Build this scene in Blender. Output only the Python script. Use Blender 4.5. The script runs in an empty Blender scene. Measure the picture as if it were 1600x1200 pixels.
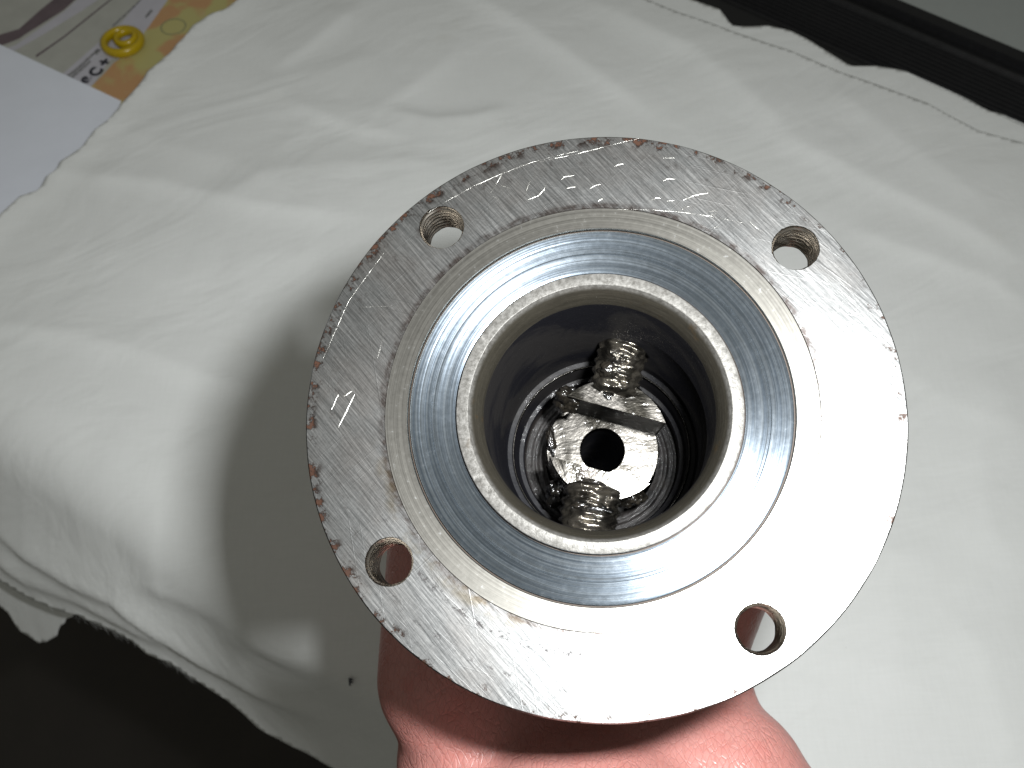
import bpy, bmesh, math, random
import numpy as np
from mathutils import Matrix, Vector, noise as mnoise

random.seed(7); rng = np.random.default_rng(7)
scene = bpy.context.scene
COL = scene.collection

# ------------------------------------------------------------------ camera
FPX = 1570.0                                   # focal length in pixels of the 1600 px wide photograph
TILT = math.radians(33.0)                      # camera looks down on the table, 33 degrees off plumb
H = 0.400 * math.cos(TILT)                     # camera height over the table top (metres)
cam_d = bpy.data.cameras.new('camera')
cam = bpy.data.objects.new('camera', cam_d); COL.objects.link(cam)
cam.location = (0, 0, H); cam.rotation_euler = (TILT, 0, 0)
cam_d.sensor_width = 36.0; cam_d.lens = 36.0 * FPX / 1600.0
cam_d.clip_start = 0.005; cam_d.clip_end = 50.0
cam_d.dof.use_dof = True; cam_d.dof.focus_distance = 0.175; cam_d.dof.aperture_fstop = 42.0
scene.camera = cam

# ------------------------------------------------------------------ light
world = bpy.data.worlds.new('World'); scene.world = world; world.use_nodes = True
bg = world.node_tree.nodes['Background']
bg.inputs[0].default_value = (1.0, 1.0, 0.90, 1); bg.inputs[1].default_value = 0.145
# the flash tube of the camera: right of and above the lens
CAM = Matrix.Translation((0, 0, H)) @ Matrix.Rotation(TILT, 4, 'X')
fl_d = bpy.data.lights.new('flash_lamp', 'AREA'); fl_d.shape = 'RECTANGLE'
fl_d.size = 0.022; fl_d.size_y = 0.014; fl_d.energy = 1.27; fl_d.color = (0.97, 0.99, 1.0)
fl = bpy.data.objects.new('flash_lamp', fl_d); COL.objects.link(fl)
fl.matrix_world = CAM @ Matrix.Translation((0.039, 0.031, 0.004)) @ Matrix.Rotation(math.radians(3), 4, 'X') @ Matrix.Rotation(math.radians(2), 4, 'Y')

scene.view_settings.view_transform = 'Standard'; scene.view_settings.look = 'None'
scene.view_settings.exposure = 0.0; scene.view_settings.gamma = 1.0
scene.view_settings.use_curve_mapping = False
scene.render.engine = 'CYCLES'
scene.cycles.use_denoising = True
scene.cycles.sample_clamp_indirect = 3.0
scene.cycles.max_bounces = 8

# ------------------------------------------------------------------ geometry helpers
CAMN = np.array(CAM)
def cam_to_world(p):
    p = np.atleast_2d(np.asarray(p, float)); return p @ CAMN[:3, :3].T + CAMN[:3, 3]
def project(w):
    w = np.atleast_2d(np.asarray(w, float)); c = (w - CAMN[:3, 3]) @ CAMN[:3, :3]
    return np.stack([800 + FPX * c[:, 0] / -c[:, 2], 600 - FPX * c[:, 1] / -c[:, 2]], 1)
def ray(px, py):
    d = np.array([(px - 800) / FPX, (600 - py) / FPX, -1.0]); return CAMN[:3, :3] @ d
def on_table(px, py, z=0.0):
    d = ray(px, py); s = (z - H) / d[2]; p = CAMN[:3, 3] + d * s; return p[:2]

def tag(o, label=None, cat=None, group=None, kind=None):
    if label: o['label'] = label
    if cat: o['category'] = cat
    if group: o['group'] = group
    if kind: o['kind'] = kind
    return o
def mesh_obj(name, verts, faces, mat, parent=None, smooth=True, mw=None):
    me = bpy.data.meshes.new(name)
    me.from_pydata([tuple(map(float, v)) for v in verts], [], [tuple(map(int, f)) for f in faces]); me.update()
    if smooth: me.polygons.foreach_set('use_smooth', [True] * len(me.polygons))
    if mat: me.materials.append(mat)
    o = bpy.data.objects.new(name, me); COL.objects.link(o)
    if parent: o.parent = parent
    if mw is not None: o.matrix_world = mw
    return o
def bm_obj(name, bm, mat, parent=None, smooth=False):
    me = bpy.data.meshes.new(name); bmesh.ops.recalc_face_normals(bm, faces=bm.faces); bm.to_mesh(me); bm.free()
    if smooth: me.polygons.foreach_set('use_smooth', [True] * len(me.polygons))
    me.materials.append(mat)
    o = bpy.data.objects.new(name, me); COL.objects.link(o)
    if parent: o.parent = parent
    return o
def lathe(profile, n=192, close=False):
    """profile: list of (r, z) in mm -> verts (m), faces"""
    a = np.linspace(0, 2 * np.pi, n, endpoint=False); V = []; F = []
    for r, z in profile: V += [(r * c * .001, r * s * .001, z * .001) for c, s in zip(np.cos(a), np.sin(a))]
    m = len(profile)
    for i in range(m - 1 + (1 if close else 0)):
        j = (i + 1) % m
        for k in range(n):
            l = (k + 1) % n; F.append((i * n + k, i * n + l, j * n + l, j * n + k))
    return V, F
def sharp(o, deg=30):
    me = o.data; bm = bmesh.new(); bm.from_mesh(me)
    for e in bm.edges:
        if len(e.link_faces) == 2 and e.calc_face_angle(0) > math.radians(deg): e.smooth = False
    bm.to_mesh(me); bm.free(); return o

# ------------------------------------------------------------------ shader helpers
class G:
    """tiny expression layer over a node tree"""
    def __init__(s, name):
        s.m = bpy.data.materials.new(name); s.m.use_nodes = True; s.t = s.m.node_tree; s.n = s.t.nodes
        s.b = s.n['Principled BSDF']; s.out = s.n['Material Output']
    def node(s, typ, ins=None, **kw):
        n = s.n.new(typ)
        for k, v in kw.items(): setattr(n, k, v)
        for k, v in (ins or {}).items(): s.set(n.inputs[k], v)
        return n
    def set(s, sock, v):
        if isinstance(v, X): s.t.links.new(v.o, sock)
        elif isinstance(v, bpy.types.NodeSocket): s.t.links.new(v, sock)
        elif isinstance(v, (tuple, list)):
            sock.default_value = tuple(v) + ((1,) if len(v) == 3 and len(sock.default_value) == 4 else ())
        else: sock.default_value = v
    def op(s, o, *a, clamp=False):
        n = s.n.new('ShaderNodeMath'); n.operation = o; n.use_clamp = clamp
        for i, v in enumerate(a): s.set(n.inputs[i], v)
        return X(s, n.outputs[0])
    def coord(s, kind='Object'): return X(s, s.node('ShaderNodeTexCoord').outputs[kind])
    def mapping(s, v, scale=(1, 1, 1), rot=(0, 0, 0), loc=(0, 0, 0)):
        return X(s, s.node('ShaderNodeMapping', {0: v, 'Location': loc, 'Rotation': rot, 'Scale': scale}).outputs[0])
    def noise(s, v, scale, detail=3, rough=.55, dist=0.0):
        return X(s, s.node('ShaderNodeTexNoise', {'Vector': v, 'Scale': scale, 'Detail': detail, 'Roughness': rough, 'Distortion': dist}).outputs[0])
    def voro(s, v, scale, feature='F1'):
        n = s.node('ShaderNodeTexVoronoi', feature=feature); s.set(n.inputs['Vector'], v); n.inputs['Scale'].default_value = scale
        return X(s, n.outputs['Distance'])
    def xyz(s, v):
        n = s.node('ShaderNodeSeparateXYZ', {0: v}); return [X(s, n.outputs[i]) for i in range(3)]
    def comb(s, x, y, z): return X(s, s.node('ShaderNodeCombineXYZ', {0: x, 1: y, 2: z}).outputs[0])
    def ss(s, x, a, b):                                        # smoothstep a..b -> 0..1
        n = s.n.new('ShaderNodeMapRange'); n.interpolation_type = 'SMOOTHSTEP'
        s.set(n.inputs[0], x); s.set(n.inputs[1], a); s.set(n.inputs[2], b); return X(s, n.outputs[0])
    def mix(s, f, a, b):
        n = s.n.new('ShaderNodeMix'); n.data_type = 'RGBA'
        s.set(n.inputs[0], f); s.set(n.inputs[6], a); s.set(n.inputs[7], b); return X(s, n.outputs[2])
    def bump(s, h, strength=.3, dist=.001, normal=None):
        n = s.node('ShaderNodeBump', {'Strength': strength, 'Distance': dist, 'Height': h})
        if normal is not None: s.set(n.inputs['Normal'], normal)
        return X(s, n.outputs[0])
    def bsdf(s, **kw):
        for k, v in kw.items(): s.set(s.b.inputs[k.replace('_', ' ')], v)
        return s.m
class X:
    def __init__(s, g, o): s.g = g; s.o = o
    def __add__(s, b): return s.g.op('ADD', s, b)
    __radd__ = __add__
    def __sub__(s, b): return s.g.op('SUBTRACT', s, b)
    def __rsub__(s, b): return s.g.op('SUBTRACT', b, s)
    def __mul__(s, b): return s.g.op('MULTIPLY', s, b)
    __rmul__ = __mul__
    def abs(s): return s.g.op('ABSOLUTE', s)
    def sat(s): return s.g.op('ADD', s, 0.0, clamp=True)

def polar(g):
    v = g.coord(); x, y, z = g.xyz(v)
    x = x * 1000.0; y = y * 1000.0; z = z * 1000.0
    r = g.op('SQRT', x * x + y * y); a = g.op('ARCTAN2', y, x)
    return v, x, y, z, r, a
def band(g, v, lo, hi, soft):                                   # 1 inside lo..hi
    return g.ss(v, lo - soft, lo + soft) * (1.0 - g.ss(v, hi - soft, hi + soft))

def brushed(g, v, mm, angles, stretch=30.0, det=2):
    """straight hair scratches in several directions, mean about 0.5"""
    tot = None
    for i, a in enumerate(angles):
        q = g.mapping(g.mapping(v, rot=(0, 0, a), loc=(i * .031, i * .017, 0)), scale=(mm * 1000 / stretch, mm * 1000, mm * 1000))
        n = g.noise(q, 1.0, det, .6); tot = n if tot is None else tot + n
    return tot * (1.0 / len(angles))

def mat_flange():
    g = G('worn_steel_face'); v, x, y, z, r, a = polar(g)
    big = g.noise(v, 60, 4, .6); fine = g.noise(v, 1300, 3, .7); mid = g.noise(v, 260, 4, .65)
    hair = brushed(g, v, 3.4, (.78, .9), 45)
    def cut(mm, ang, st, lo, hi): return g.ss(brushed(g, v, mm, (ang,), st), lo, hi)
    cuts = (cut(3.0, .7, 60, .60, .72) + cut(2.6, 2.4, 70, .62, .74) + cut(3.0, .25, 50, .63, .74) + cut(2.4, 1.35, 80, .62, .74)).sat()
    hair2 = brushed(g, v, 3.2, (.55, 2.2), 60)
    rings = g.noise(g.comb(r * 2.6, g.op('COSINE', a) * .4, g.op('SINE', a) * .4), 1.0, 3, .7)
    turn = g.ss(g.noise(g.comb(r * .12, g.op('COSINE', a) * .9, g.op('SINE', a) * .9 + 3.0), 1.0, 2, .5), .5, .68)
    col = g.mix(big, (.44, .44, .435), (.54, .54, .525))
    col = g.mix(((fine - .5) * .5 + .66 + (hair - .5) * 2.0).sat(), (.25, .262, .27), col)
    col = g.mix(cuts * .32, col, (.58, .59, .59))
    # thin brown tarnish in loose patches, rust along rim and step
    left = g.ss(x * -.6 + y * .5, -14.0, 16.0)
    tarn = g.ss(g.noise(v, 60, 6, .66, .4) + left * .08, .46, .74)
    col = g.mix(tarn * .30, col, (.21, .165, .135))
    rn = g.noise(v, 420, 5, .7)
    rim = g.ss(r + (mid - .5) * 3.0, 47.2, 49.2) * g.ss(rn + left * .07, .55, .66)
    stepl = band(g, r + (mid - .5) * 1.2, 35.8, 37.2, .45) * (.4 + .7 * g.ss(rn, .40, .62))
    streak = band(g, r + (big - .5) * 3.0, 44.6, 46.4, .7) * g.ss(rn, .52, .70) * left
    rust = (rim + stepl * .60 + streak * .45).sat()
    col = g.mix((rust * 1.15).sat(), col, g.mix(mid, (.026, .011, .0065), (.066, .032, .020)))
    # pitted arc in the lower left and an oil-coloured blush beside it
    arcn = g.noise(v, 520, 4, .75)
    pit_a = band(g, a, -2.62, -1.55, .2)
    pits = band(g, r + (mid - .5) * 1.6, 39.4, 40.5, .4) * g.ss(arcn, .50, .62) * pit_a
    pits2 = band(g, r + (mid - .5) * 1.4, 45.2, 46.0, .35) * g.ss(arcn, .54, .66) * pit_a
    blush = band(g, r, 36.4, 38.6, .8) * band(g, a, -2.9, -1.9, .25) * g.ss(g.noise(v, 210, 3), .45, .65)
    col = g.mix(blush * .5, col, (.20, .15, .07)); col = g.mix((pits + pits2 * .8).sat() * .9, col, (.02, .012, .012))
    dirt = (rust * .95 + pits + pits2).sat()
    rough = .318 + (fine - .5) * .05 + (hair - .5) * .24 - cuts * .03 + (big - .5) * .10 + dirt * .02
    hgt = hair * .5 + hair2 * .4 + cuts * .3 + fine * .05 + rings * turn * .5 - dirt * .25
    return g.bsdf(Base_Color=col, Metallic=1.0 - g.ss(dirt, .70, .95), Roughness=rough.sat(), Normal=g.bump(hgt, .16, .00012))

def mat_turned(name, c1, c2, rough, aniso, gscale, bstr):
    g = G(name); v, x, y, z, r, a = polar(g)
    cx = g.op('COSINE', a); sx = g.op('SINE', a)
    n1 = g.noise(g.comb(r * gscale, cx * .3, sx * .3), 1.0, 4, .75); n2 = g.noise(g.comb(r * gscale * 4, cx * .8, sx * .8), 1.0, 2, .7)
    sp = g.noise(v, 900, 3, .7)
    col = g.mix(g.ss(n1, .3, .7), c1, c2); col = g.mix(g.ss(sp, .62, .75) * .25, col, (.75, .78, .8))
    tan = g.node('ShaderNodeTangent', direction_type='RADIAL', axis='Z')
    g.bsdf(Base_Color=col, Metallic=1.0, Roughness=(rough + (n2 - .5) * .15 + (sp - .5) * .08).sat(), Anisotropic=aniso, Anisotropic_Rotation=.25,
           Normal=g.bump(n1 * .7 + n2 * .35, bstr, .0002))
    g.set(g.b.inputs['Tangent'], tan.outputs[0]); return g.m

def mat_bush():
    g = G('pale_sintered_bush'); v, x, y, z, r, a = polar(g)
    sp = g.noise(v, 1100, 3, .75); b = g.noise(v, 220, 4, .6)
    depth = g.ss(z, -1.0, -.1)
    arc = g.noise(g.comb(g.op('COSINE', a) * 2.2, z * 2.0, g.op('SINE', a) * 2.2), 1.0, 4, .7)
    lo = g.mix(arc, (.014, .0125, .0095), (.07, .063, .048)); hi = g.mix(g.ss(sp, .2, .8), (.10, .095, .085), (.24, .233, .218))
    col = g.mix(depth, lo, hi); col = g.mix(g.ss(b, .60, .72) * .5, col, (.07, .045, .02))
    return g.bsdf(Base_Color=col, Metallic=.35, Roughness=(.45 + (sp - .5) * .4).sat(), Normal=g.bump(sp * .7 + b * .4 + arc * .4, .32, .0003))

def mat_oily(name, c1, c2, metal, rough, scale, bstr, coat=.6, spec=.5):
    g = G(name); v = g.coord(); n = g.noise(v, scale, 5, .65, .8); f = g.noise(v, scale * 5, 3, .7)
    film = g.ss(g.noise(v, scale * .5, 4, .6, 1.2), .42, .60)
    col = g.mix(film, c1, c2)
    return g.bsdf(Base_Color=col, Metallic=metal, Roughness=(rough + (f - .5) * .15).sat(), Coat_Weight=coat, Coat_Roughness=.07, Specular_IOR_Level=spec,
                  Normal=g.bump(n * .8 + f * .25, bstr, .0005), Coat_Normal=g.bump(n + f * .2, bstr * 1.3, .0006))
def mat_plain(name, c, rough=.5, metal=0.0, var=.15, scale=300, bstr=.1, **kw):
    g = G(name); v = g.coord(); n = g.noise(v, scale, 4, .65); f = g.noise(v, scale * 6, 2, .6)
    col = g.mix(n, tuple(q * (1 - var) for q in c), tuple(min(1, q * (1 + var)) for q in c))
    return g.bsdf(Base_Color=col, Roughness=(rough + (n - .5) * .2).sat(), Metallic=metal, Normal=g.bump(n * .5 + f * .5, bstr, .0003), **kw)

def mat_cloth():
    g = G('cotton_cloth'); v = g.coord(); x, y, z = g.xyz(v)
    wx = g.op('SINE', x * 9000.0 + g.noise(v, 300, 2) * 6.0); wy = g.op('SINE', y * 9000.0 + g.noise(v, 310, 2) * 6.0)
    slub = g.noise(g.mapping(v, scale=(1, 12, 1)), 120, 3, .6) + g.noise(g.mapping(v, scale=(12, 1, 1)), 120, 3, .6)
    big = g.noise(v, 9, 4, .55); stain = g.ss(g.noise(v, 16, 5, .6, .5), .60, .78)
    speck = g.ss(g.noise(v, 420, 2, .5), .80, .84)
    col = g.mix(big, (.715, .73, .705), (.78, .79, .775)); col = g.mix(stain * .35, col, (.65, .64, .58))
    col = g.mix(speck * .5, col, (.25, .22, .18))
    col = g.mix((slub - .75).sat() * .35, col, (.60, .61, .58))
    soft = g.noise(v, 70, 4, .55)
    crk = g.op('ABSOLUTE', g.noise(g.mapping(g.mapping(v, rot=(0, 0, -.5)), scale=(.45, 1, 1)), 22, 4, .5, .6) - .5)
    nrm = g.bump(wx * wy * .10 + slub * .25, .3, .0004, g.bump(soft * .35 - g.ss(crk, 0.0, .16) * .8, .15, .0035))
    return g.bsdf(Base_Color=col, Roughness=.92, Sheen_Weight=.15, Sheen_Roughness=.6, Specular_IOR_Level=.15, Normal=nrm)

def mat_skin():
    g = G('skin'); v = g.coord(); big = g.noise(v, 45, 4, .55); mid = g.noise(v, 200, 4, .6)
    cr = g.voro(g.mapping(g.mapping(v, rot=(0, 0, .35)), scale=(1, .35, .6)), 900, 'DISTANCE_TO_EDGE')
    cr2 = g.voro(g.mapping(g.mapping(v, rot=(.2, .3, -.5)), scale=(1, .14, .5)), 700, 'DISTANCE_TO_EDGE')
    pore = g.noise(v, 1500, 2, .6)
    l1 = g.ss(cr, 0.0, .10); l2 = g.ss(cr2, 0.0, .08)
    col = g.mix(big, (.44, .18, .155), (.55, .26, .23)); col = g.mix(g.ss(mid, .5, .72) * .5, col, (.48, .165, .14))
    col = g.mix((1.0 - l1) * .16, col, (.22, .06, .045))
    h = l1 * .55 + l2 * .75 + mid * .5 + pore * .12
    return g.bsdf(Base_Color=col, Roughness=(.40 + (mid - .5) * .3).sat(), Specular_IOR_Level=.55, Subsurface_Weight=.18,
                  Subsurface_Radius=(.0035, .0012, .0007), Subsurface_Scale=.5, Normal=g.bump(h, .30, .0005))

M = dict(
    flange=mat_flange(),
    land=mat_turned('dull_turned_steel', (.19, .182, .165), (.265, .257, .232), .35, .0, 1.4, .03),
    blue=mat_turned('blued_turned_steel', (.26, .32, .39), (.56, .63, .70), .235, .86, 2.3, .05),
    bush=mat_bush(),
    bore=mat_oily('oily_black_bore', (.006, .006, .008), (.015, .014, .014), .0, .52, 90, .6, .04, .2),
    sump=mat_oily('oily_dark_floor', (.005, .0045, .0045), (.014, .012, .011), .0, .50, 160, 1.0, .06, .2),
    shaft=mat_oily('oily_bright_steel', (.034, .032, .029), (.0065, .006, .005), 1.0, .25, 80, .42, .2),
    screw=mat_oily('oily_screw_steel', (.24, .215, .175), (.05, .045, .037), .9, .20, 330, .75, .7),
    grease=mat_oily('black_grease', (.004, .0038, .0035), (.02, .017, .013), .0, .16, 220, .9, .8),
    thread=mat_plain('thread_steel', (.36, .33, .29), .30, 1.0, .35, 300, .1),
    mark=mat_plain('scratch_bright_steel', (.55, .54, .50), .36, 1.0, .2, 1200, .3),
    body=mat_plain('dark_cast_body', (.16, .155, .15), .55, .6, .2, 150, .2),
    gap=mat_plain('grimy_gap', (.05, .035, .025), .6, .2),
    cloth=mat_cloth(), skin=mat_skin(),
    nail=mat_plain('fingernail', (.40, .23, .19), .3, 0, .08, 100, .05),
    table=mat_plain('table_board', (.10, .075, .05), .55, 0, .3, 40, .2),
    floor=mat_plain('dark_floor', (.028, .023, .018), .6, 0, .45, 14, .3),
    paper=mat_plain('white_paper', (.74, .77, .84), .7, 0, .05, 60, .06),
    leaflet=mat_plain('leaflet_grey_print', (.40, .40, .36), .45, 0, .16, 90, .05),
    pale=mat_plain('leaflet_pale_print', (.47, .46, .50), .45, 0, .12, 120, .05),
    dusk=mat_plain('leaflet_plum_print', (.115, .085, .095), .45, 0, .35, 130, .05),
    ink=mat_plain('black_ink', (.012, .013, .022), .5, 0, .2),
    ring=mat_plain('yellow_rubber', (.40, .28, .003), .28, 0, .12, 200, .05, Subsurface_Weight=.0),
    black=mat_plain('black_plastic', (.009, .009, .0095), .32, 0, .2, 250, .08, Specular_IOR_Level=.3),
    panel=mat_plain('grey_panel', (.29, .31, .295), .5, 0, .06, 200, .05),
)
def mat_warmprint():
    g = G('leaflet_orange_print'); v = g.coord(); n = g.noise(v, 42, 3, .5, .4); m = g.noise(v, 120, 3)
    c = g.mix(g.ss(n, .44, .56), (.44, .40, .155), (.47, .265, .12)); c = g.mix(g.ss(m, .6, .75) * .4, c, (.46, .43, .26))
    return g.bsdf(Base_Color=c, Roughness=.45)
M['warm'] = mat_warmprint()
M['circle'] = mat_plain('green_grey_ink', (.20, .21, .12), .5)
def mat_faint():
    g = G('faint_small_print'); v = g.coord(); n = g.noise(v, 900, 2, .7)
    return g.bsdf(Base_Color=g.mix(g.ss(n, .42, .58), (.07, .065, .08), (.33, .33, .32)), Roughness=.5)
M['faint'] = mat_faint()

# ------------------------------------------------------------------ table edge and the cloth drape
E0 = on_table(-40, 565); E1 = on_table(560, 935)
edir = (E1 - E0) / np.linalg.norm(E1 - E0); eout = np.array([edir[1], -edir[0]])
if (on_table(100, 1100) - E0) @ eout < 0: eout = -eout
BEND_R = .024; BEND_A = math.radians(67)
def drape(xy):
    """flat cloth coordinates -> world; beyond the table edge the cloth rolls over and hangs"""
    xy = np.atleast_2d(xy); s = (xy - E0) @ eout; out = np.zeros((len(xy), 3)); out[:, :2] = xy
    th = np.clip(s / BEND_R, 0, BEND_A); ex = np.clip(s - BEND_R * BEND_A, 0, None)
    o = BEND_R * np.sin(th) + ex * math.cos(BEND_A); dz = -BEND_R * (1 - np.cos(th)) - ex * math.sin(BEND_A)
    m = s > 0
    out[m, :2] = xy[m] + eout * (o[m] - s[m])[:, None]; out[m, 2] = dz[m]
    nrm = np.zeros_like(out); nrm[:, 2] = np.cos(th); nrm[:, :2] = eout * np.sin(th)[:, None]
    return out, nrm
def cloth_uv(px, py, lift=.0062):
    """flat cloth coordinates whose draped position is seen at a pixel"""
    q = on_table(px, py).copy(); tgt = np.array([px, py], float)
    for _ in range(60):
        pos = lambda q_: project(sum(k * c for k, c in zip(drape(q_), (1, lift))))[0]
        p0 = pos(q); e = tgt - p0
        if np.abs(e).max() < .05: break
        h = 1e-4; J = np.stack([(pos(q + np.array(d) * h) - p0) / h for d in ((1, 0), (0, 1))], 1)
        st = np.linalg.lstsq(J, e, rcond=None)[0]; L = np.linalg.norm(st); q = q + st * min(1, .012 / max(L, 1e-9)) * .8
    return q
def poly_uv(pts, lift=.0062): return np.array([cloth_uv(*p, lift) for p in pts])
def jag(pts, step=.004, amp=.0012, seed=1):
    r = np.random.default_rng(seed); out = []
    for a, b in zip(pts[:-1], pts[1:]):
        n = max(1, int(np.linalg.norm(b - a) / step)); 
        for i in range(n):
            out.append(a + (b - a) * i / n + r.normal(0, amp, 2))
    out.append(pts[-1]); return np.array(out)
def seg_dist(P, poly):
    best = np.full(len(P), 1e9); near = np.zeros((len(P), 2)); side = np.zeros(len(P)); par = np.zeros(len(P)); acc = 0
    L = sum(np.linalg.norm(b - a) for a, b in zip(poly[:-1], poly[1:]))
    for a, b in zip(poly[:-1], poly[1:]):
        d = b - a; l = np.linalg.norm(d) + 1e-12; t = np.clip((P - a) @ d / l ** 2, 0, 1); c = a + t[:, None] * d
        D = np.linalg.norm(P - c, axis=1); m = D < best
        best[m] = D[m]; near[m] = c[m]; side[m] = np.sign(d[0] * (P[m, 1] - a[1]) - d[1] * (P[m, 0] - a[0])); par[m] = (acc + t[m] * l) / L; acc += l
    return best, near, side, par
def inside(P, poly):
    x, y = P[:, 0], P[:, 1]; r = np.zeros(len(P), bool); n = len(poly); j = n - 1
    for i in range(n):
        xi, yi = poly[i]; xj, yj = poly[j]
        c = ((yi > y) != (yj > y)) & (x < (xj - xi) * (y - yi) / (yj - yi + 1e-15) + xi); r ^= c; j = i
    return r
# folds of the cloth: (pixel polyline, height mm, half width mm, asymmetry)
FOLDS = [
    ([(-60, 500), (90, 520), (200, 545), (320, 590), (400, 612), (470, 640)], 2.6, 7, .8),
    ([(60, 262), (150, 275), (250, 285), (330, 305), (395, 322), (470, 330), (580, 336)], 2.2, 8, .7),
    ([(300, 330), (360, 305), (420, 272), (520, 256), (640, 250), (720, 262)], 1.8, 11, -.6),
    ([(160, 190), (260, 225), (360, 250), (460, 300)], 1.4, 12, .5),
    ([(440, 150), (500, 178), (570, 202), (640, 214)], 1.7, 6, .7),
    ([(600, 172), (680, 186), (740, 182), (800, 165)], 1.8, 6, -.7),
    ([(560, 200), (620, 150), (690, 100), (720, 60)], 1.5, 9, .5),
    ([(420, 110), (470, 80), (520, 40), (560, 5)], 1.9, 8, .7),
    ([(380, 140), (450, 118), (520, 105), (600, 80)], 1.3, 10, -.4),
    ([(690, -40), (770, 12), (830, 45), (900, 92), (960, 135), (1030, 180)], 3.0, 11, .9),
    ([(900, -10), (1000, 40), (1080, 75), (1150, 130), (1210, 185), (1260, 235)], 3.2, 15, .8),
    ([(1200, 205), (1290, 245), (1400, 302), (1500, 350), (1620, 420)], 2.6, 12, .8),
    ([(1290, 130), (1380, 200), (1460, 260), (1560, 330)], 2.0, 16, .5),
    ([(1320, 352), (1400, 382), (1470, 405), (1540, 430), (1620, 480)], 1.8, 9, .7),
    ([(1400, 560), (1460, 610), (1540, 650), (1620, 665)], 1.2, 12, .5),
    ([(1560, 560), (1530, 700), (1545, 820), (1600, 900)], 1.6, 12, .6),
    ([(1420, 820), (1390, 900), (1400, 1000), (1380, 1100)], 1.5, 16, -.5),
    ([(1480, 960), (1530, 1010), (1560, 1100), (1590, 1200)], 1.8, 12, .6),
    ([(130, 380), (200, 400), (260, 430), (330, 440)], 1.0, 14, .4),
    ([(350, 420), (420, 395), (500, 400)], 1.2, 14, .4),
    # folds running along the drape
    ([(-40, 800), (40, 860), (110, 900), (180, 930), (250, 985), (320, 1030), (420, 1085), (520, 1130)], 4.2, 8, .7),
    ([(-40, 850), (40, 905), (120, 935), (200, 975), (270, 1015)], 3.0, 7, .6),
    ([(200, 905), (280, 930), (360, 970), (440, 1010), (540, 1045)], 2.8, 9, .7),
    ([(330, 985), (420, 1010), (500, 1040), (590, 1075)], 2.3, 8, -.5),
]
FOLDS_UV = [(poly_uv(p), h * .001, w * .001, a) for p, h, w, a in FOLDS]
def cloth_height(P):
    h = np.zeros(len(P))
    for poly, A, w, asym in FOLDS_UV:
        d, _, sd, t = seg_dist(P, poly)
        env = np.clip(np.minimum(t, 1 - t) * 5 + .12, 0, 1)
        ww = np.where(sd > 0, w * (1 + asym * 1.6), w * (1 - .45 * abs(asym))) if asym > 0 else np.where(sd < 0, w * (1 - asym * 1.6), w * (1 - .45 * abs(asym)))
        h += A * env * np.exp(-(d / ww) ** 1.35)
    nz = np.array([mnoise.noise((p[0] * 22, p[1] * 22, .3)) * 1.3 + mnoise.noise((p[0] * 55 + 9, p[1] * 55, 1.3)) * .45 for p in P])
    return h + nz * .0004
def cloth_sheet(name, poly, grid, lift, parent, thick=.0006, extra=None):
    lo = poly.min(0) - grid; hi = poly.max(0) + grid
    nx = int((hi[0] - lo[0]) / grid) + 1; ny = int((hi[1] - lo[1]) / grid) + 1
    X_, Y_ = np.meshgrid(lo[0] + np.arange(nx) * grid, lo[1] + np.arange(ny) * grid)
    P = np.stack([X_.ravel(), Y_.ravel()], 1); ins = inside(P, poly)
    d, near, _, _ = seg_dist(P, np.vstack([poly, poly[:1]]))
    keep = ins | (d < grid * 1.6)
    snap = keep & (~ins | (d < grid * .3)); P[snap] = near[snap]
    I = np.arange(nx * ny).reshape(ny, nx)
    q = np.stack([I[:-1, :-1].ravel(), I[:-1, 1:].ravel(), I[1:, 1:].ravel(), I[1:, :-1].ravel()], 1)
    q = q[keep[q].all(1) & ins[q].any(1)]; used = np.unique(q); rm = -np.ones(nx * ny, int); rm[used] = np.arange(len(used))
    P = P[used]; q = rm[q]
    e1 = P[q[:, 2]] - P[q[:, 0]]; e2 = P[q[:, 3]] - P[q[:, 1]]; q = q[np.abs(e1[:, 0] * e2[:, 1] - e1[:, 1] * e2[:, 0]) * .5 > .03 * grid * grid]
    W, Nn = drape(P); h = cloth_height(P) + lift
    if extra is not None: h = h + extra(P)
    W = W + Nn * h[:, None]
    o = mesh_obj(name, W, q, M['cloth'], parent)
    sm = o.modifiers.new('thickness', 'SOLIDIFY'); sm.thickness = thick; sm.offset = -1; sm.use_rim = True
    return o

# ------------------------------------------------------------------ setting: floor, table, cloth
tag(mesh_obj('floor', [(-3, -3, -.73), (3, -3, -.73), (3, 3, -.73), (-3, 3, -.73)], [(0, 1, 2, 3)], M['floor'], smooth=False), kind='structure')

def slab(name, pts, z0, z1, mat, parent=None):
    bm = bmesh.new(); a = [bm.verts.new((p[0], p[1], z1)) for p in pts]; b = [bm.verts.new((p[0], p[1], z0)) for p in pts]
    bm.faces.new(a); bm.faces.new(b[::-1])
    for i in range(len(pts)): j = (i + 1) % len(pts); bm.faces.new((a[i], b[i], b[j], a[j]))
    return bm_obj(name, bm, mat, parent)
base = E0 - eout * .004 - edir * .45
table = bpy.data.objects.new('table', None); COL.objects.link(table); table.location = (0, .3, -.73)
table_parts = []
top_pts = [base, base + edir * 1.5, base + edir * 1.5 - eout * .75, base - eout * .75]
def reparent(o, p):
    bpy.context.view_layer.update(); mw = o.matrix_world.copy(); o.parent = p; o.matrix_parent_inverse = p.matrix_world.inverted(); return o
reparent(slab('table_top', top_pts, -.028, 0.0, M['table']), table)
cen = sum(top_pts) / 4
for p in top_pts:
    q = p + (cen - p) * .1; s = .022
    reparent(slab('leg', [q + np.array(d) * s for d in ((-1, -1), (1, -1), (1, 1), (-1, 1))], -.729, -.0285, M['table']), table)
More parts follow.
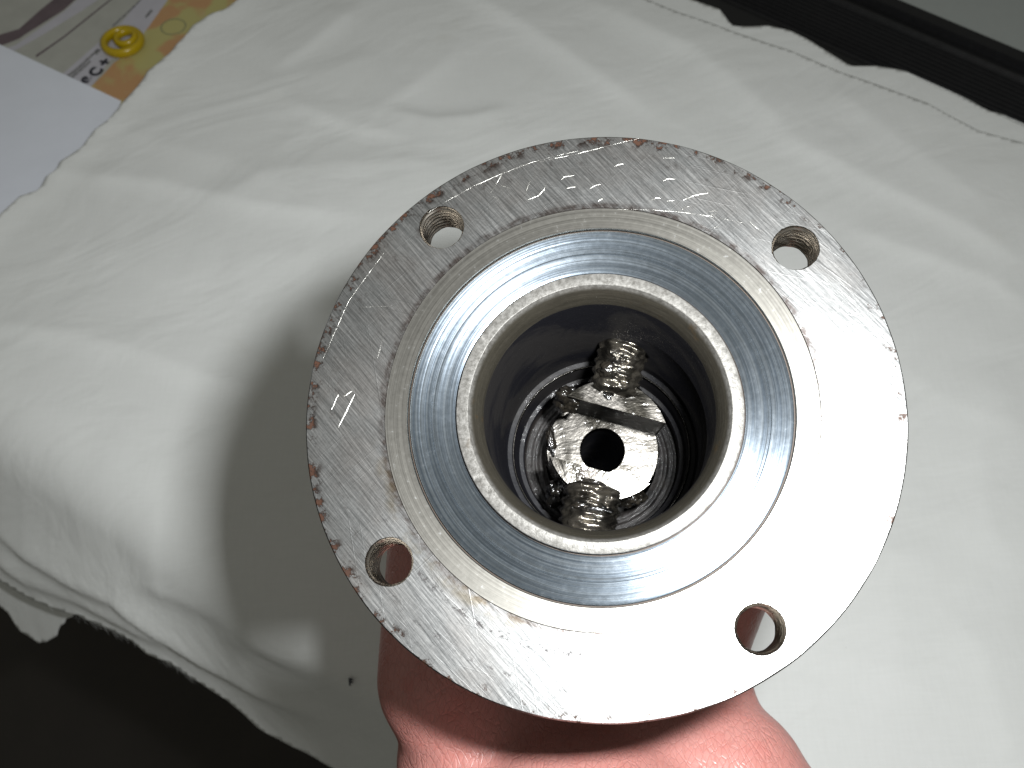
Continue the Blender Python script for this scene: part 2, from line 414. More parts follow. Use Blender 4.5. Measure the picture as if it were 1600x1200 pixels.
tag(table, 'dark wooden table under the white cloth', 'table')

cloth = bpy.data.objects.new('cotton_cloth', None); COL.objects.link(cloth)
tag(cloth, 'wrinkled off-white cotton cloth spread over the table and hanging off its edge', 'cloth')
ragged = poly_uv([(-120, 455), (-30, 365), (0, 335), (30, 308), (62, 298), (75, 278), (100, 252), (128, 232), (150, 205), (172, 190), (195, 160), (215, 140), (245, 100), (268, 84), (287, 58), (303, 40), (330, 22), (352, 14), (372, 0), (410, -50), (520, -160)])
hem2 = poly_uv([(850, -160), (930, -35), (1000, -2), (1060, 22), (1140, 50), (1230, 78), (1310, 110), (1380, 138), (1450, 162), (1530, 203), (1600, 222), (1760, 275)])
low = poly_uv([(1700, 1500), (900, 1500), (640, 1262), (560, 1226), (510, 1202), (470, 1178), (430, 1160), (395, 1135), (350, 1100), (310, 1072), (262, 1040), (225, 1018), (185, 995), (150, 978), (115, 963), (75, 952), (30, 930), (-30, 895), (-120, 860)])
right = poly_uv([(1900, 500), (1900, 1200)])
main_poly = np.vstack([jag(ragged, .005, .0005, 2), jag(hem2, .012, .0003, 3), right, jag(low, .005, .0009, 4)])
far_lift = lambda P: .0016 * np.exp(-(seg_dist(P, ragged)[0] / .008) ** 2)
cloth_sheet('spread_sheet', main_poly, .0021, .0052, cloth, extra=far_lift)
# second layer of the folded cloth, showing beyond the upper hem
wavy = poly_uv([(960, -130), (1040, -25), (1085, 0), (1125, 14), (1142, 38), (1150, 41), (1200, 40), (1235, 47), (1262, 60), (1300, 84), (1328, 102), (1370, 102), (1425, 112), (1470, 130), (1505, 150), (1545, 172), (1600, 186), (1760, 235)], .0032)
under_in = poly_uv([(1700, 330), (1560, 270), (1400, 210), (1250, 150), (1100, 95), (950, 20), (880, -120)])
uh = seg_dist
def under_drop(P):
    return -cloth_height(P) * .75
cloth_sheet('folded_under_layer', np.vstack([jag(wavy, .006, .0002, 5), under_in]), .0022, .0028, cloth, extra=under_drop)
# torn tail of the under layer below the drape
tail = poly_uv([(-60, 880), (0, 898), (40, 925), (112, 962), (92, 982), (80, 1000), (58, 1008), (30, 990), (10, 960), (-30, 925)], -.004)
cloth_sheet('torn_tail', jag(np.vstack([tail, tail[:1]]), .004, .0005, 6)[:-1], .002, -.005, cloth, extra=lambda P: -cloth_height(P) * .6)
# frayed threads along the torn hem
V = []; F = []; hemw = poly_uv([(60, 948), (115, 963), (150, 978), (185, 995), (225, 1018), (262, 1040), (300, 1066)])
r2 = np.random.default_rng(9)
for a, b in zip(hemw[:-1], hemw[1:]):
    for i in range(26):
        p = a + (b - a) * r2.random() + r2.normal(0, .0006, 2) - eout * .002; L = r2.uniform(.003, .0075); dirv = eout + edir * r2.normal(0, .35)
        pts = []
        for k in range(4):
            q = p + dirv * L * k / 3; w, n = drape(q); pts.append((w + n * (cloth_height(q[None])[0] + .0056 - .0006 * k))[0])
        k0 = len(V); wd = np.array([edir[0], edir[1], 0]) * .00016
        for k, q in enumerate(pts): V += [q - wd * (1 - k * .25), q + wd * (1 - k * .25), q + np.array([0, 0, .0002])]
        for k in range(3):
            for u in range(3): F.append((k0 + k * 3 + u, k0 + k * 3 + (u + 1) % 3, k0 + k * 3 + 3 + (u + 1) % 3, k0 + k * 3 + 3 + u))
fr = mesh_obj('frayed_threads', V, F, M['cloth'], cloth); tag(fr, kind='stuff')

def text_part(name, body, size, mat, parent, mw):
    cu = bpy.data.curves.new(name, 'FONT'); cu.body = body; cu.size = size; cu.extrude = .00006; cu.align_x = 'CENTER'; cu.align_y = 'CENTER'; cu.offset = size * .045
    t = bpy.data.objects.new(name, cu); COL.objects.link(t); bpy.context.view_layer.update()
    me = bpy.data.meshes.new_from_object(t.evaluated_get(bpy.context.evaluated_depsgraph_get())); bpy.data.objects.remove(t)
    me.materials.clear(); me.materials.append(mat); o = bpy.data.objects.new(name, me); COL.objects.link(o)
    o.parent = parent; o.matrix_local = mw; return o
def frame_on(p, n, rot):
    z = Vector(n).normalized(); x = Vector((math.cos(rot), math.sin(rot), 0)); x = (x - z * x.dot(z)).normalized(); y = z.cross(x)
    m = Matrix((x, y, z)).transposed().to_4x4(); m.translation = Vector(p); return m
q = cloth_uv(553, 1062); w, n = drape(q)
text_part('ink_letter', 'F', .0036, M['ink'], cloth, frame_on(w[0] + n[0] * (cloth_height(q[None])[0] + .0062), n[0], .05))

# ------------------------------------------------------------------ leaflet, paper sheet, rubber rings (upper left)
def tb(pts, z): return [on_table(px, py, z) for px, py in pts]
leaf = slab('printed_leaflet', tb([(-260, 160), (120, -140), (560, -150), (420, 60), (240, 260), (60, 400), (-140, 420)], .0008), .0002, .0008, M['leaflet'])
tag(leaf, 'printed leaflet with grey and orange picture under the yellow rings', 'leaflet')
def printp(name, pts, z, mat): return slab(name, tb(pts, z), z - .0001, z, mat, leaf)
printp('dark_picture_band', [(-200, 140), (10, 68), (30, 60), (40, 53), (100, 15), (122, -5), (150, -25), (112, -25), (88, -5), (60, 18), (30, 45), (-20, 60), (-220, 100)], .00095, M['dusk'])
printp('pale_picture_band', [(-200, 170), (28, 76), (70, 52), (125, 18), (152, 0), (190, -30), (150, -25), (122, -2), (100, 18), (45, 56), (25, 70), (-200, 146)], .00095, M['pale'])
printp('picture_line', [(55, 87), (100, 56), (150, 16), (178, -6), (181, -6), (152, 17), (101, 58), (57, 89)], .00096, M['dusk'])
printp('pale_text_band', [(95, 118), (150, 70), (190, 35), (222, -4), (268, -6), (236, 40), (205, 75), (170, 95), (140, 140), (110, 160)], .00095, M['pale'])
printp('orange_print', [(137, 140), (160, 118), (176, 100), (205, 78), (232, 42), (262, 0), (270, -20), (560, -120), (420, 60), (240, 240), (150, 190)], .00105, M['warm'])
for pts in ([(104, 118), (122, 104), (152, 76), (154, 78), (124, 107), (106, 121)], [(108, 121), (128, 105), (140, 94), (142, 97), (130, 108), (111, 124)], [(148, 83), (154, 76), (157, 79), (151, 86)],
            [(226, 26), (236, 14), (239, 17), (229, 28)], [(175, 40), (210, 8), (222, -4), (223, -3), (211, 10), (176, 42)]):
    printp('small_print_line', pts, .00107, M['faint'])
for ch, px, py, sz in (('@', 134, 124, .0050), ('C', 150, 112, .0085), ('+', 164, 97, .0088)):
    p = on_table(px, py, .0012); a = on_table(140, 125); b = on_table(168, 92); d = b - a
    o = text_part('printed_letter', ch, sz, M['ink'], leaf, frame_on((p[0], p[1], .00112), (0, 0, 1), math.atan2(d[1], d[0])))
def ring_profile(R, r, n=64, m=14, zc=None, sq=1.0):
    V = []; F = []; zc = r if zc is None else zc
    for i in range(n):
        a = 2 * math.pi * i / n
        for j in range(m):
            b = 2 * math.pi * j / m; cr = R + r * math.cos(b) * (1 + .1 * abs(math.sin(b))); V.append((cr * math.cos(a), cr * math.sin(a), zc + r * sq * math.sin(b)))
    for i in range(n):
        for j in range(m): F.append((i * m + j, ((i + 1) % n) * m + j, ((i + 1) % n) * m + (j + 1) % m, i * m + (j + 1) % m))
    return V, F
p = on_table(271, 42, .001); V, F = ring_profile(.0062, .0003, zc=.0, sq=.2)
o = mesh_obj('printed_circle', V, F, M['circle'], leaf); o.location = (p[0], p[1], .0012)
# two yellow rings: the small one leans inside the big one
c = on_table(192, 66, .003); wpx = np.linalg.norm(on_table(226, 66, .003) - on_table(159, 66, .003))
V, F = ring_profile(wpx / 2 - .0018, .0018, sq=1.4, zc=.0022)
big = mesh_obj('rubber_ring', V, F, M['ring']); big.location = (c[0], c[1], .00125)
tag(big, 'larger yellow rubber ring lying on the leaflet around the smaller one', 'ring')
c2 = on_table(198, 61, .003); w2 = np.linalg.norm(on_table(217, 61, .003) - on_table(178, 61, .003))
V, F = ring_profile(w2 / 2 - .0016, .0016, sq=1.4, zc=.0021)
sm_ = mesh_obj('rubber_ring', V, F, M['ring']); sm_.location = (c2[0], c2[1], .0016); sm_.rotation_euler = (.06, -.05, 0)
tag(sm_, 'smaller yellow rubber ring sitting inside the larger ring', 'ring')
# white paper sheet over the leaflet, its right side tucked under the cloth
pp = tb([(-330, -55), (0, 69), (60, 97), (125, 127), (189, 157), (120, 330), (-60, 520), (-420, 480)], .002)
paper = slab('paper_sheet', pp, .0013, .0017, M['paper'])
tag(paper, 'plain bluish white paper sheet lying over a corner of the leaflet', 'paper')

# ------------------------------------------------------------------ black ribbed frame with grey panel (upper right)
A = on_table(1360, 28, .012); B = on_table(1600, 131, .012); fd = (B - A) / np.linalg.norm(B - A); fo = np.array([-fd[1], fd[0]])
if (on_table(1500, 20, .012) - A) @ fo < 0: fo = -fo
def off(px, py, z=.010): return float((on_table(px, py, z) - A) @ fo)
o_low = off(1480, 124); o_edge = off(1480, 78); o_grey = off(1480, 28, .015)
prof = [(o_low - .040, .0002), (o_low - .040, .0004), (o_low - .001, .0006)]
nr = 9; w = (o_edge - .0015 - o_low) / nr
for i in range(nr):
    x0 = o_low + i * w; z = .0026 + .0074 * i / nr
    prof += [(x0 + w * .05, z - .0014), (x0 + w * .25, z + .0002), (x0 + w * .55, z + .0003), (x0 + w * .80, z - .0014)]
prof += [(o_edge - .0012, .0108), (o_edge - .0004, .0125), (o_edge + .0006, .0125), (o_edge + .0018, .0098), (o_grey - .007, .0095), (o_grey - .006, .0135), (o_grey - .0006, .0145), (o_grey, .0138), (o_grey, .0002)]
V = []; F = []; L0, L1 = -.36, .40; n = len(prof)
for l in (L0, L1):
    for x0, z in prof: q = A + fd * l + fo * x0; V.append((q[0], q[1], z))
for i in range(n - 1): F.append((i, i + 1, n + i + 1, n + i))
F += [tuple(range(n)), tuple(range(2 * n - 1, n - 1, -1))]
rib = bpy.data.objects.new('ribbed_frame', None); COL.objects.link(rib)
fr_ = mesh_obj('frame_bar', V, F, M['black'], rib, smooth=False)
q0 = [A + fd * L0 + fo * (o_grey + .0003), A + fd * L1 + fo * (o_grey + .0003), A + fd * L1 + fo * (o_grey + .16), A + fd * L0 + fo * (o_grey + .16)]
slab('panel', q0, .0002, .0105, M['panel'], rib)
tag(rib, 'black plastic frame with fine parallel ribs and a grey panel beside the cloth', 'frame')

# ------------------------------------------------------------------ the flanged housing
OC = np.array([(935 - 800) / FPX * .1677, (600 - 639.5) / FPX * .1677, -.1677])        # flange centre, camera axes
nc = np.array([-.098, .25, 1.0]); nc /= np.linalg.norm(nc)
xc = np.cross([0, 1, 0], nc); xc /= np.linalg.norm(xc); yc = np.cross(nc, xc)
FM = Matrix.Identity(4)
for i in range(3): FM[i][0], FM[i][1], FM[i][2], FM[i][3] = xc[i], yc[i], nc[i], OC[i]
FW = CAM @ FM                                                                    # flange frame in the world: z points out of the face
FWN = np.array(FW)
def on_flange(px, py, z=0.0):
    """mm in the flange plane seen at a pixel"""
    d = ray(px, py); o = CAMN[:3, 3]; nn = FWN[:3, 2]; c0 = FWN[:3, 3] + nn * z * .001
    s = ((c0 - o) @ nn) / (d @ nn); p = o + d * s - FWN[:3, 3]
    return np.array([p @ FWN[:3, 0], p @ FWN[:3, 1]]) * 1000
housing = bpy.data.objects.new('flanged_housing', None); COL.objects.link(housing); housing.matrix_world = FW
tag(housing, 'round steel flange of a hollow housing with four threaded holes held in a hand', 'machine part')
HOLES = [on_flange(690, 355), on_flange(1243, 387), on_flange(608, 878), on_flange(1188, 983)]
RH = 4.05; TH = 8.8
bm = bmesh.new()
def loop(r, n, z, cx=0, cy=0, wob=0):
    vs = []
    for k in range(n):
        a = 2 * math.pi * k / n; rr = r + wob * (mnoise.noise((math.cos(a) * 9 + cx, math.sin(a) * 9 + cy, z)))
        vs.append(bm.verts.new(((cx + rr * math.cos(a)) * .001, (cy + rr * math.sin(a)) * .001, z * .001)))
    return vs
def bridge(a, b):
    n = len(a)
    for k in range(n): bm.faces.new((a[k], a[(k + 1) % n], b[(k + 1) % n], b[k]))
def ring_edges(l): return [bm.edges.get((l[k], l[(k + 1) % len(l)])) or bm.edges.new((l[k], l[(k + 1) % len(l)])) for k in range(len(l))]
outer = loop(49.75, 288, 0, wob=.10); inner = loop(36.3, 192, 0); hl = [loop(RH, 56, 0, h[0], h[1], .12) for h in HOLES]
bmesh.ops.triangle_fill(bm, use_beauty=True, use_dissolve=False, edges=sum([ring_edges(l) for l in [outer, inner] + hl], []), normal=(0, 0, 1))
mid_ = loop(50.0, 288, -.3, wob=.05); back = loop(49.7, 288, -TH); bridge(outer, mid_); bridge(mid_, back)
binner = loop(35.0, 192, -TH); hb = [loop(RH - .1, 56, -TH, h[0], h[1]) for h in HOLES]
bmesh.ops.triangle_fill(bm, use_beauty=True, use_dissolve=False, edges=sum([ring_edges(l) for l in [back, binner] + hb], []), normal=(0, 0, -1))
step = loop(36.18, 192, -.12); bridge(inner, step); bridge(step, binner)
flange = bm_obj('flange', bm, M['flange'], housing)
# the dull land between the step and the blued ring
V, F = lathe([(36.16, -.14), (35.8, -.15), (34.0, -.15), (32.45, -.16), (32.32, -.4), (32.3, -3.0), (36.0, -3.0)])
sharp(mesh_obj('recessed_land', V, F, M['land'], housing))
V, F = lathe([(32.4, -1.0), (31.9, -1.0)]); mesh_obj('gap', V, F, M['gap'], housing)
# blued ring with turned grooves
pr = [(32.05, -1.6), (32.05, -.62), (31.9, -.45)]
rr = 31.8; k = 0; rg = np.random.default_rng(4)
while rr > 24.4:
    pr.append((rr, -.40 + .035 * math.sin(rr * 2.1) + rg.normal(0, .012) - (.10 if abs(rr - 28.1) < .3 else 0) - (.06 if abs(rr - 30.3) < .16 else 0))); rr -= .13
pr += [(24.25, -.5), (24.2, -1.6)]
V, F = lathe(pr, 256); sharp(mesh_obj('turned_ring', V, F, M['blue'], housing), 50)
V, F = lathe([(24.3, -1.2), (23.8, -1.2)]); mesh_obj('gap', V, F, M['gap'], housing)
# pale bush, chamfered into the bore
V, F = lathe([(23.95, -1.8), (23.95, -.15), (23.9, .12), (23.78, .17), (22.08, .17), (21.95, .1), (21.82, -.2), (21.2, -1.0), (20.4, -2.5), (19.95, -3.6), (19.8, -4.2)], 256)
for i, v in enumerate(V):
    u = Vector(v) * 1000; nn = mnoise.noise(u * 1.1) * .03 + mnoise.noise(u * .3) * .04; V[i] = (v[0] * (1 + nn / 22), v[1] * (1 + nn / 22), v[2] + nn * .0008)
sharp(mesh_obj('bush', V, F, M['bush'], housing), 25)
V, F = lathe([(19.85, -4.1), (19.7, -4.4), (19.7, -20), (19.55, -20.3), (19.55, -38), (19.1, -39.2), (17.9, -39.6), (17.7, -40.0), (17.6, -44.0), (17.2, -45.2), (16.4, -45.4), (16.2, -46.0)], 192)
sharp(mesh_obj('bore_wall', V, F, M['bore'], housing), 40)
pr = [(16.25, -45.9)] + [(16.2 - .4 * i, -50.0 + .18 * math.sin(i * 1.9) + .12 * math.sin(i * .8)) for i in range(0, 10)] + [(11.9, -50.2)]
V, F = lathe(pr, 128); mesh_obj('bore_floor', V, F, M['sump'], housing)
V, F = lathe([(35.2, -TH - .02), (27.0, -TH - .02), (26.4, -TH - 1.2), (26.0, -TH - 3), (26.0, -118), (24.5, -120), (.01, -120)], 96)
sharp(mesh_obj('body_tube', V, F, M['body'], housing))

# threaded holes
for h in HOLES:
    n = 72; prof = []; V = []; F = []; pitch = 1.22; rows = 60
    for i in range(rows + 1):
        zz = -TH * i / rows
        for k in range(n):
            ph = (zz / pitch + k / n) % 1.0; tri = abs(ph * 2 - 1); r = RH - .62 + .58 * tri ** .8
            e = max(0, 1 + zz / .9); r = r * (1 - e) + (RH + .03) * e if e > 0 else r
            a = 2 * math.pi * k / n; V.append(((h[0] + r * math.cos(a)) * .001, (h[1] + r * math.sin(a)) * .001, zz * .001 - .00001))
    for i in range(rows):
        for k in range(n): l = (k + 1) % n; F.append((i * n + k, i * n + l, (i + 1) * n + l, (i + 1) * n + k))
    mesh_obj('threaded_hole', V, F, M['thread'], housing)

# slotted shaft end deep in the bore
SA = math.radians(-14.5); RS = 11.8; HW = 6.15; ZF = -44.0; ZT = -28.0
shaft = bpy.data.objects.new('slotted_shaft', None); COL.objects.link(shaft); shaft.parent = housing; shaft.location = (.0036, -.0011, 0); shaft.rotation_euler = (math.radians(1.5), math.radians(4.8), SA)
V, F = lathe([(RS, -52), (RS, ZF - .25), (RS - .25, ZF), (4.75, ZF), (4.5, ZF - .25), (4.5, -112), (.01, -112)], 96)
sharp(mesh_obj('shaft_core', V, F, M['shaft'], shaft))
V, F = lathe([(4.42, ZF - 1.2), (4.40, -111.8), (.01, -111.8)], 48); mesh_obj('oil_passage', V, F, M['bore'], shaft)
for sg in (1, -1):
    bm = bmesh.new(); a0 = math.asin(HW / RS); pts = []
    nseg = 40
    for k in range(nseg + 1): a = a0 + (math.pi - 2 * a0) * k / nseg; pts.append((RS * math.cos(a), sg * RS * math.sin(a)))
    for k in range(1, 14): t = k / 14; pts.append((-RS * math.cos(a0) + 2 * RS * math.cos(a0) * t, sg * (HW + .12 * mnoise.noise((t * 7, sg, 0)))))
    tv = [bm.verts.new((x * .001 * .985, (y if abs(y) < HW + .2 else y * .985) * .001, ZT * .001)) for x, y in pts]
    cv = [bm.verts.new((x * .001, y * .001, (ZT - .35) * .001)) for x, y in pts]
    bv = [bm.verts.new((x * .001, y * .001, (ZF - .3) * .001)) for x, y in pts]
    bm.faces.new(tv); N_ = len(pts)
    for i in range(N_): j = (i + 1) % N_; bm.faces.new((tv[i], cv[i], cv[j], tv[j])); bm.faces.new((cv[i], bv[i], bv[j], cv[j]))
    ck = bm_obj('shaft_cheek', bm, M['shaft'], shaft); ck.data.materials.append(M['bore'])
    for p_ in ck.data.polygons:                                  # slot sides in oily bore black, shade of the unlit walls put into colour
        if abs(p_.normal.y) > .9 and abs(p_.center.y) < (HW + .3) * .001: p_.material_index = 1

# two oily threaded screws running from the shaft cheeks to the bore wall
def screw(ang, r0, r1, rad, zc, pitch, seed):
    n = 48; rows = int((r1 - r0) / pitch * 10); V = []; F = []; dr = np.array([math.cos(ang), math.sin(ang), 0]); sd = np.array([-math.sin(ang), math.cos(ang), 0]); up = np.array([0, 0, 1.0])
    for i in range(rows + 1):
        l = r0 + (r1 - r0) * i / rows; taper = min(1, (i / rows) * 6 + .55)
        for k in range(n):
            a = 2 * math.pi * k / n; ph = (l / pitch + k / n) % 1; r = rad * taper - .60 * (1 - abs(ph * 2 - 1))
            r += .75 * mnoise.noise((l * .9 + seed, math.cos(a) * 3, math.sin(a) * 3)) + .12 * mnoise.noise((l * 3 + seed, math.cos(a) * 9, math.sin(a) * 9))
            V.append((dr * l + sd * r * math.cos(a) + up * (zc + r * math.sin(a))) * .001)
    for i in range(rows):
        for k in range(n): q = (k + 1) % n; F.append((i * n + k, i * n + q, (i + 1) * n + q, (i + 1) * n + k))
    F += [tuple(range(n))]
    return mesh_obj('oily_screw', V, F, M['screw'], housing)
def grease(x, y, z, sx, sy, sz, seed, rot=0):
    bm = bmesh.new(); bmesh.ops.create_icosphere(bm, subdivisions=4, radius=1.0); ca, sa = math.cos(rot), math.sin(rot)
    for v_ in bm.verts:
        c = v_.co.copy(); k = 1 + .42 * mnoise.noise(c * 1.6 + Vector((seed, 0, 0))) + .22 * mnoise.noise(c * 4 + Vector((0, seed, 0))) + .09 * mnoise.noise(c * 9 + Vector((0, 0, seed)))
        px_, py_ = c.x * sx * k, c.y * sy * k
        v_.co = Vector((x + px_ * ca - py_ * sa, y + px_ * sa + py_ * ca, z + c.z * sz * k)) * .001
    bm_obj('grease_clump', bm, M['grease'], housing, smooth=True)
for q_ in ((1.6, 9.2, -28.6, 3.6, 1.5, 1.2, 1.0, -.2), (-1.2, -9.0, -28.4, 4.2, 1.3, 1.1, 2.0, -.3), (5.8, 10.4, -30, 2.2, 1.8, 2.6, 3.0, .4), (-6.6, 9.2, -33, 2.4, 2.6, 5.0, 4.0, .8),
           (-8.2, -8.2, -40, 3.0, 2.4, 6.0, 5.0, .7), (5.6, -10.2, -36, 2.4, 1.3, 2.0, 6.0, .5), (7.4, -9.4, -40, 1.8, 1.4, 2.2, 7.0, .3), (-10.4, 2.6, -43.2, 1.0, 3.0, 1.2, 8.0, .1), (2.6, 13.6, -24.5, 3.0, 1.6, 1.2, 9.0, .2), (-1.5, -13.5, -24.2, 3.4, 1.2, 1.0, 10.0, -.2)): grease(*q_)
screw(math.radians(-98), 8.6, 19.5, 5.6, -28.5, 1.9, 3.0)
screw(math.radians(76), 9.2, 19.5, 4.9, -28.0, 1.9, 8.0)
V, F = lathe([(17.95 + .22 * math.cos(t), -39.3 + .22 * math.sin(t)) for t in np.linspace(0, 2 * math.pi, 9)[:-1]], 160, True)
mesh_obj('glint_ring', V, F, M['shaft'], housing)  # added thin ring, stands in for the bright edge highlight on the bore step
# scratches and engraved strokes on the face: thin raised burrs
def strokes(name, lines, width, parent=flange, hgt=.035, lo=.6):
    V = []; F = []; width *= .72
    for ln in lines:
        P = np.array([on_flange(*p) for p in ln]); Q = [P[0]]
        for a, b in zip(P[:-1], P[1:]):
            m = max(2, int(np.linalg.norm(b - a) / .7))
            for i in range(1, m + 1): Q.append(a + (b - a) * i / m)
        Q = np.array(Q); T = np.gradient(Q, axis=0); T /= np.linalg.norm(T, axis=1)[:, None] + 1e-9; S = np.stack([-T[:, 1], T[:, 0]], 1); k0 = len(V); m = len(Q)
        for i in range(m):
            t = i / (m - 1); w = width * (.35 + .65 * math.sin(math.pi * min(1, max(0, t * .9 + .08)))) * (lo + 1.0 * max(0, mnoise.noise((i * .35, k0 * .1, width * 50)) + .45))
            q = Q[i] + rng.normal(0, .02, 2)
            V += [(*(q - S[i] * w / 2), .006), (*q, hgt * (.5 + rng.random())), (*(q + S[i] * w / 2), .006)]
        for i in range(m - 1):
            for u in range(2): F.append((k0 + i * 3 + u, k0 + i * 3 + 3 + u, k0 + i * 3 + 4 + u, k0 + i * 3 + 1 + u))
    return mesh_obj(name, [tuple(np.array(v) * .001) for v in V], F, M['mark'], parent, smooth=False)
strokes('engraved_letter', [[(788, 267), (778, 283), (767, 301)], [(782, 289), (799, 295)], [(767, 305), (788, 316)]], .16)
strokes('engraved_letter', [[(829, 282), (823, 296), (821, 306)], [(825, 312), (841, 306), (850, 296), (856, 284)]], .18)
strokes('engraved_letter', [[(877, 281), (882, 276), (898, 274)], [(886, 294), (900, 292)]], .22)
strokes('engraved_letter', [[(921, 295), (929, 290), (938, 288)], [(935, 314), (942, 310)]], .24)
strokes('engraved_letter', [[(960, 260), (966, 257), (975, 256)]], .2)
strokes('engraved_letter', [[(1036, 283), (1043, 279), (1055, 280)], [(1017, 313), (1025, 309), (1033, 310)], [(1041, 314), (1053, 313)]], .22)
strokes('engraved_letter', [[(1068, 313), (1082, 306), (1096, 303), (1108, 302)], [(1066, 327), (1072, 323), (1080, 322)]], .22)
strokes('engraved_letter', [[(1104, 331), (1122, 329)], [(1104, 338), (1122, 333)], [(1116, 356), (1126, 353)]], .2)
strokes('engraved_letter', [[(529, 616), (523, 628), (518, 640)], [(554, 616), (545, 635), (537, 652), (528, 668)], [(536, 620), (546, 613), (553, 610)]], .22)
for s_ in ([(668, 333), (700, 313), (740, 291), (780, 273), (830, 254), (870, 243), (905, 236)], [(812, 259), (850, 251), (890, 243), (930, 233), (965, 224), (1000, 216)], [(965, 327), (1020, 328), (1060, 331), (1110, 338), (1160, 348)],
           [(1282, 438), (1305, 451), (1332, 466)], [(1036, 247), (1055, 247)], [(560, 480), (620, 478)], [(505, 560), (545, 470), (600, 395)], [(1170, 345), (1200, 372)], [(1330, 520), (1370, 590)], [(1290, 560), (1350, 545)], [(1318, 470), (1290, 520)], [(590, 560), (600, 520)]):
    strokes('scratch', [s_], .085, hgt=.016, lo=.25)

# ------------------------------------------------------------------ the left hand holding the tube
hv = []; hf = []
def capsule(a, b, ra, rb, flat=1.0, up=(0, 0, 1), n=28):
    """tapered, optionally flattened capsule in flange mm"""
    a = np.array(a, float); b = np.array(b, float); d = b - a; L = np.linalg.norm(d); d /= L
    u = np.array(up, float); u = u - d * (u @ d); u /= np.linalg.norm(u); s = np.cross(d, u); k0 = len(hv); rows = []
    for k in range(7): t = math.pi / 2 * k / 7; rows.append((-ra * math.cos(t), ra * math.sin(t)))
    for k in range(7): t = k / 6; rows.append((L * t, ra + (rb - ra) * t))
    for k in range(1, 8): t = math.pi / 2 * k / 7; rows.append((L + rb * math.sin(t), rb * math.cos(t)))
    for l, r in rows:
        r = max(r, .02)
        for k in range(n): q = 2 * math.pi * k / n; hv.append(a + d * l + s * r * math.cos(q) + u * r * flat * math.sin(q))
    m = len(rows)
    for i in range(m - 1):
        for k in range(n): j = (k + 1) % n; hf.append((k0 + i * n + k, k0 + i * n + j, k0 + (i + 1) * n + j, k0 + (i + 1) * n + k))
    hf.append(tuple(k0 + k for k in range(n))[::-1]); hf.append(tuple(k0 + (m - 1) * n + k for k in range(n)))
def chain(pts, rad, **kw):
    for i in range(len(pts) - 1): capsule(pts[i], pts[i + 1], rad[i], rad[i + 1], **kw)
# forearm and wrist come up towards the viewer; the broad web and palm hug the tube from below
chain([(-2, -330, 96), (-1, -200, 26), (-1, -128, -22)], [40, 35, 31])
chain([(-1, -128, -22), (-2, -86, -60)], [32, 34])
chain([(-16, -116, -36), (-23, -74, -62)], [20, 20]); chain([(29, -116, -34), (29, -76, -60)], [22, 20])
chain([(-25, -64, -68), (24, -68, -64)], [20, 20]); chain([(-24, -62, -85), (20, -62, -85)], [21, 20]); chain([(-22, -62, -105), (14, -64, -103)], [17, 17])
# thumb: round the right-hand side of the tube
chain([(21, -74, -64), (19, -40, -74), (31, -14, -72), (33, 18, -64), (18, 33, -60)], [18, 13, 12, 10.5, 9.0])
# index to little finger: round the left-hand side, tips meeting on the far side
for z0, kx, R, rad in ((-58, -33, 38.5, 11.2), (-78, -34, 38.0, 11.0), (-97, -32, 37.3, 10.2), (-113, -29, 36, 9.0)):
    pts = [(-22, -62, z0 - 6), (kx, -47, z0)] + [(R * math.cos(math.radians(a)), R * math.sin(math.radians(a)), z0) for a in (205, 165, 128, 98)]
    chain(pts, [rad * 1.5, rad * 1.35, rad * 1.12, rad * 1.0, rad * .92, rad * .8])
hb_ = mesh_obj('hand_source', np.array(hv) * .001, hf, None)
md = hb_.modifiers.new('r', 'REMESH'); md.mode = 'VOXEL'; md.voxel_size = .0014; md.use_smooth_shade = True
md = hb_.modifiers.new('s', 'SMOOTH'); md.factor = .5; md.iterations = 22
md = hb_.modifiers.new('d', 'SUBSURF'); md.levels = 1; md.render_levels = 1
bpy.context.view_layer.update()
me = bpy.data.meshes.new_from_object(hb_.evaluated_get(bpy.context.evaluated_depsgraph_get())); bpy.data.objects.remove(hb_)
me.name = 'hand'; me.materials.append(M['skin']); me.polygons.foreach_set('use_smooth', [True] * len(me.polygons))
co = np.empty(len(me.vertices) * 3); me.vertices.foreach_get('co', co); co = co.reshape(-1, 3); no = np.empty(len(me.vertices) * 3); me.vertex_normals.foreach_get('vector', no); no = no.reshape(-1, 3)
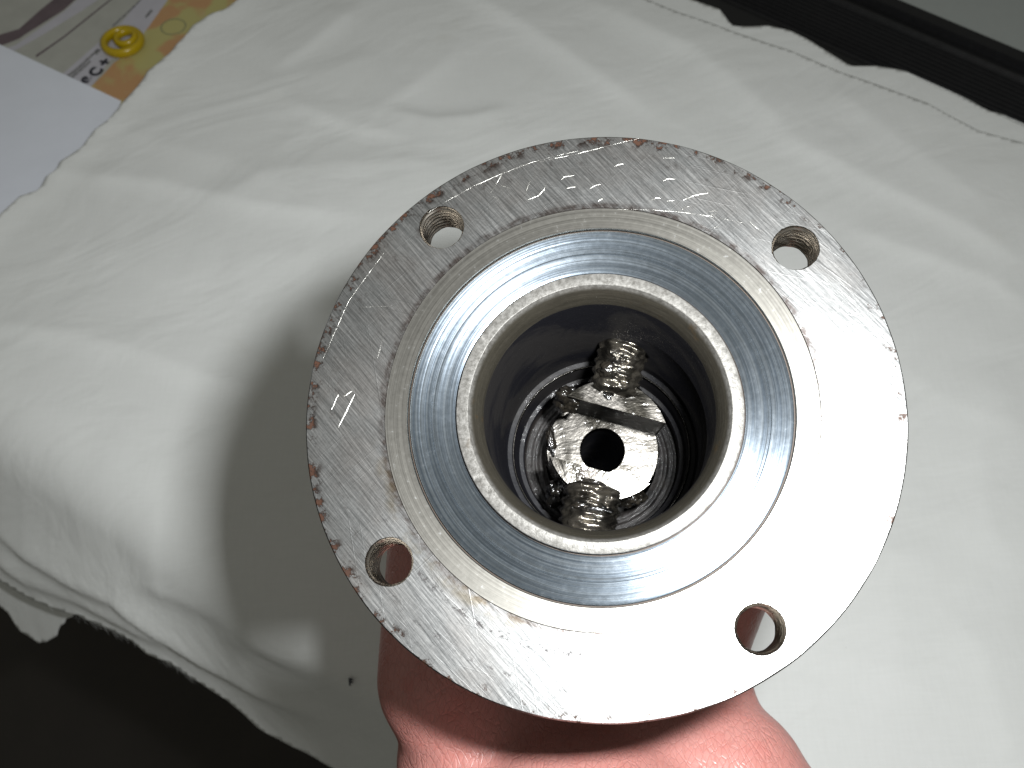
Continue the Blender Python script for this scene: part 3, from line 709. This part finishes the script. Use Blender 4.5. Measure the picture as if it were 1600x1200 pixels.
# keep the skin just off the tube, then press skin folds into it
rad_ = np.hypot(co[:, 0], co[:, 1]); inn = (rad_ < .0261) & (co[:, 2] < -.008) & (co[:, 2] > -.121)
co[inn, :2] *= (.0261 / np.maximum(rad_[inn], 1e-6))[:, None]
def crease(px_line, Zc_, depth, width):
    """skin fold through points given as pixel + camera depth (m)"""
    P = []
    for (px, py), Z in zip(px_line, Zc_):
        w = CAMN[:3, 3] + ray(px, py) * Z; r = w - FWN[:3, 3]; P.append(r @ FWN[:3, :3])
    best = np.full(len(co), 1e9)
    for a, b in zip(P[:-1], P[1:]):
        d = b - a; t = np.clip((co - a) @ d / (d @ d), 0, 1); best = np.minimum(best, np.linalg.norm(co - a - t[:, None] * d, axis=1))
    return depth * np.exp(-(best / width) ** 2)
me.vertices.foreach_set('co', co.ravel()); me.update()
hand = bpy.data.objects.new('hand', me); COL.objects.link(hand); hand.matrix_world = FW
tag(hand, 'reddish bare left hand and wrist gripping the housing from behind the flange', 'hand')
# finger nails
def nail(pos, nrm, along, w, l):
    z = Vector(nrm).normalized(); y = Vector(along); y = (y - z * y.dot(z)).normalized(); x = y.cross(z); V = []; F = []; n = 9
    for i in range(n):
        for j in range(n):
            u = i / (n - 1) * 2 - 1; v = j / (n - 1) * 2 - 1; ww = w * (1 - .18 * max(0, v) ** 3)
            for_ = Vector(pos) + x * (u * ww) + y * (v * l) - z * (u * u * w * .35 + max(0, -v) ** 3 * .4); V.append(for_ * .001)
    for i in range(n - 1):
        for j in range(n - 1): F.append((i * n + j, (i + 1) * n + j, (i + 1) * n + j + 1, i * n + j + 1))
    o = mesh_obj('fingernail', V, F, M['nail'], hand); s = o.modifiers.new('t', 'SOLIDIFY'); s.thickness = .0006; s.offset = 0; return o
for z0, R, rad in ((-58, 38.5, 8.9), (-78, 38.0, 8.7), (-97, 37.3, 8.1), (-113, 36, 7.2)):
    a = math.radians(100); nail(((R + rad * .93) * math.cos(a), (R + rad * .93) * math.sin(a), z0), (math.cos(a), math.sin(a), 0), (math.sin(a), -math.cos(a), 0), 5.2, 6)
nail((19, 41.5, -60), (.25, 1, .1), (-1, .5, 0), 6, 7)
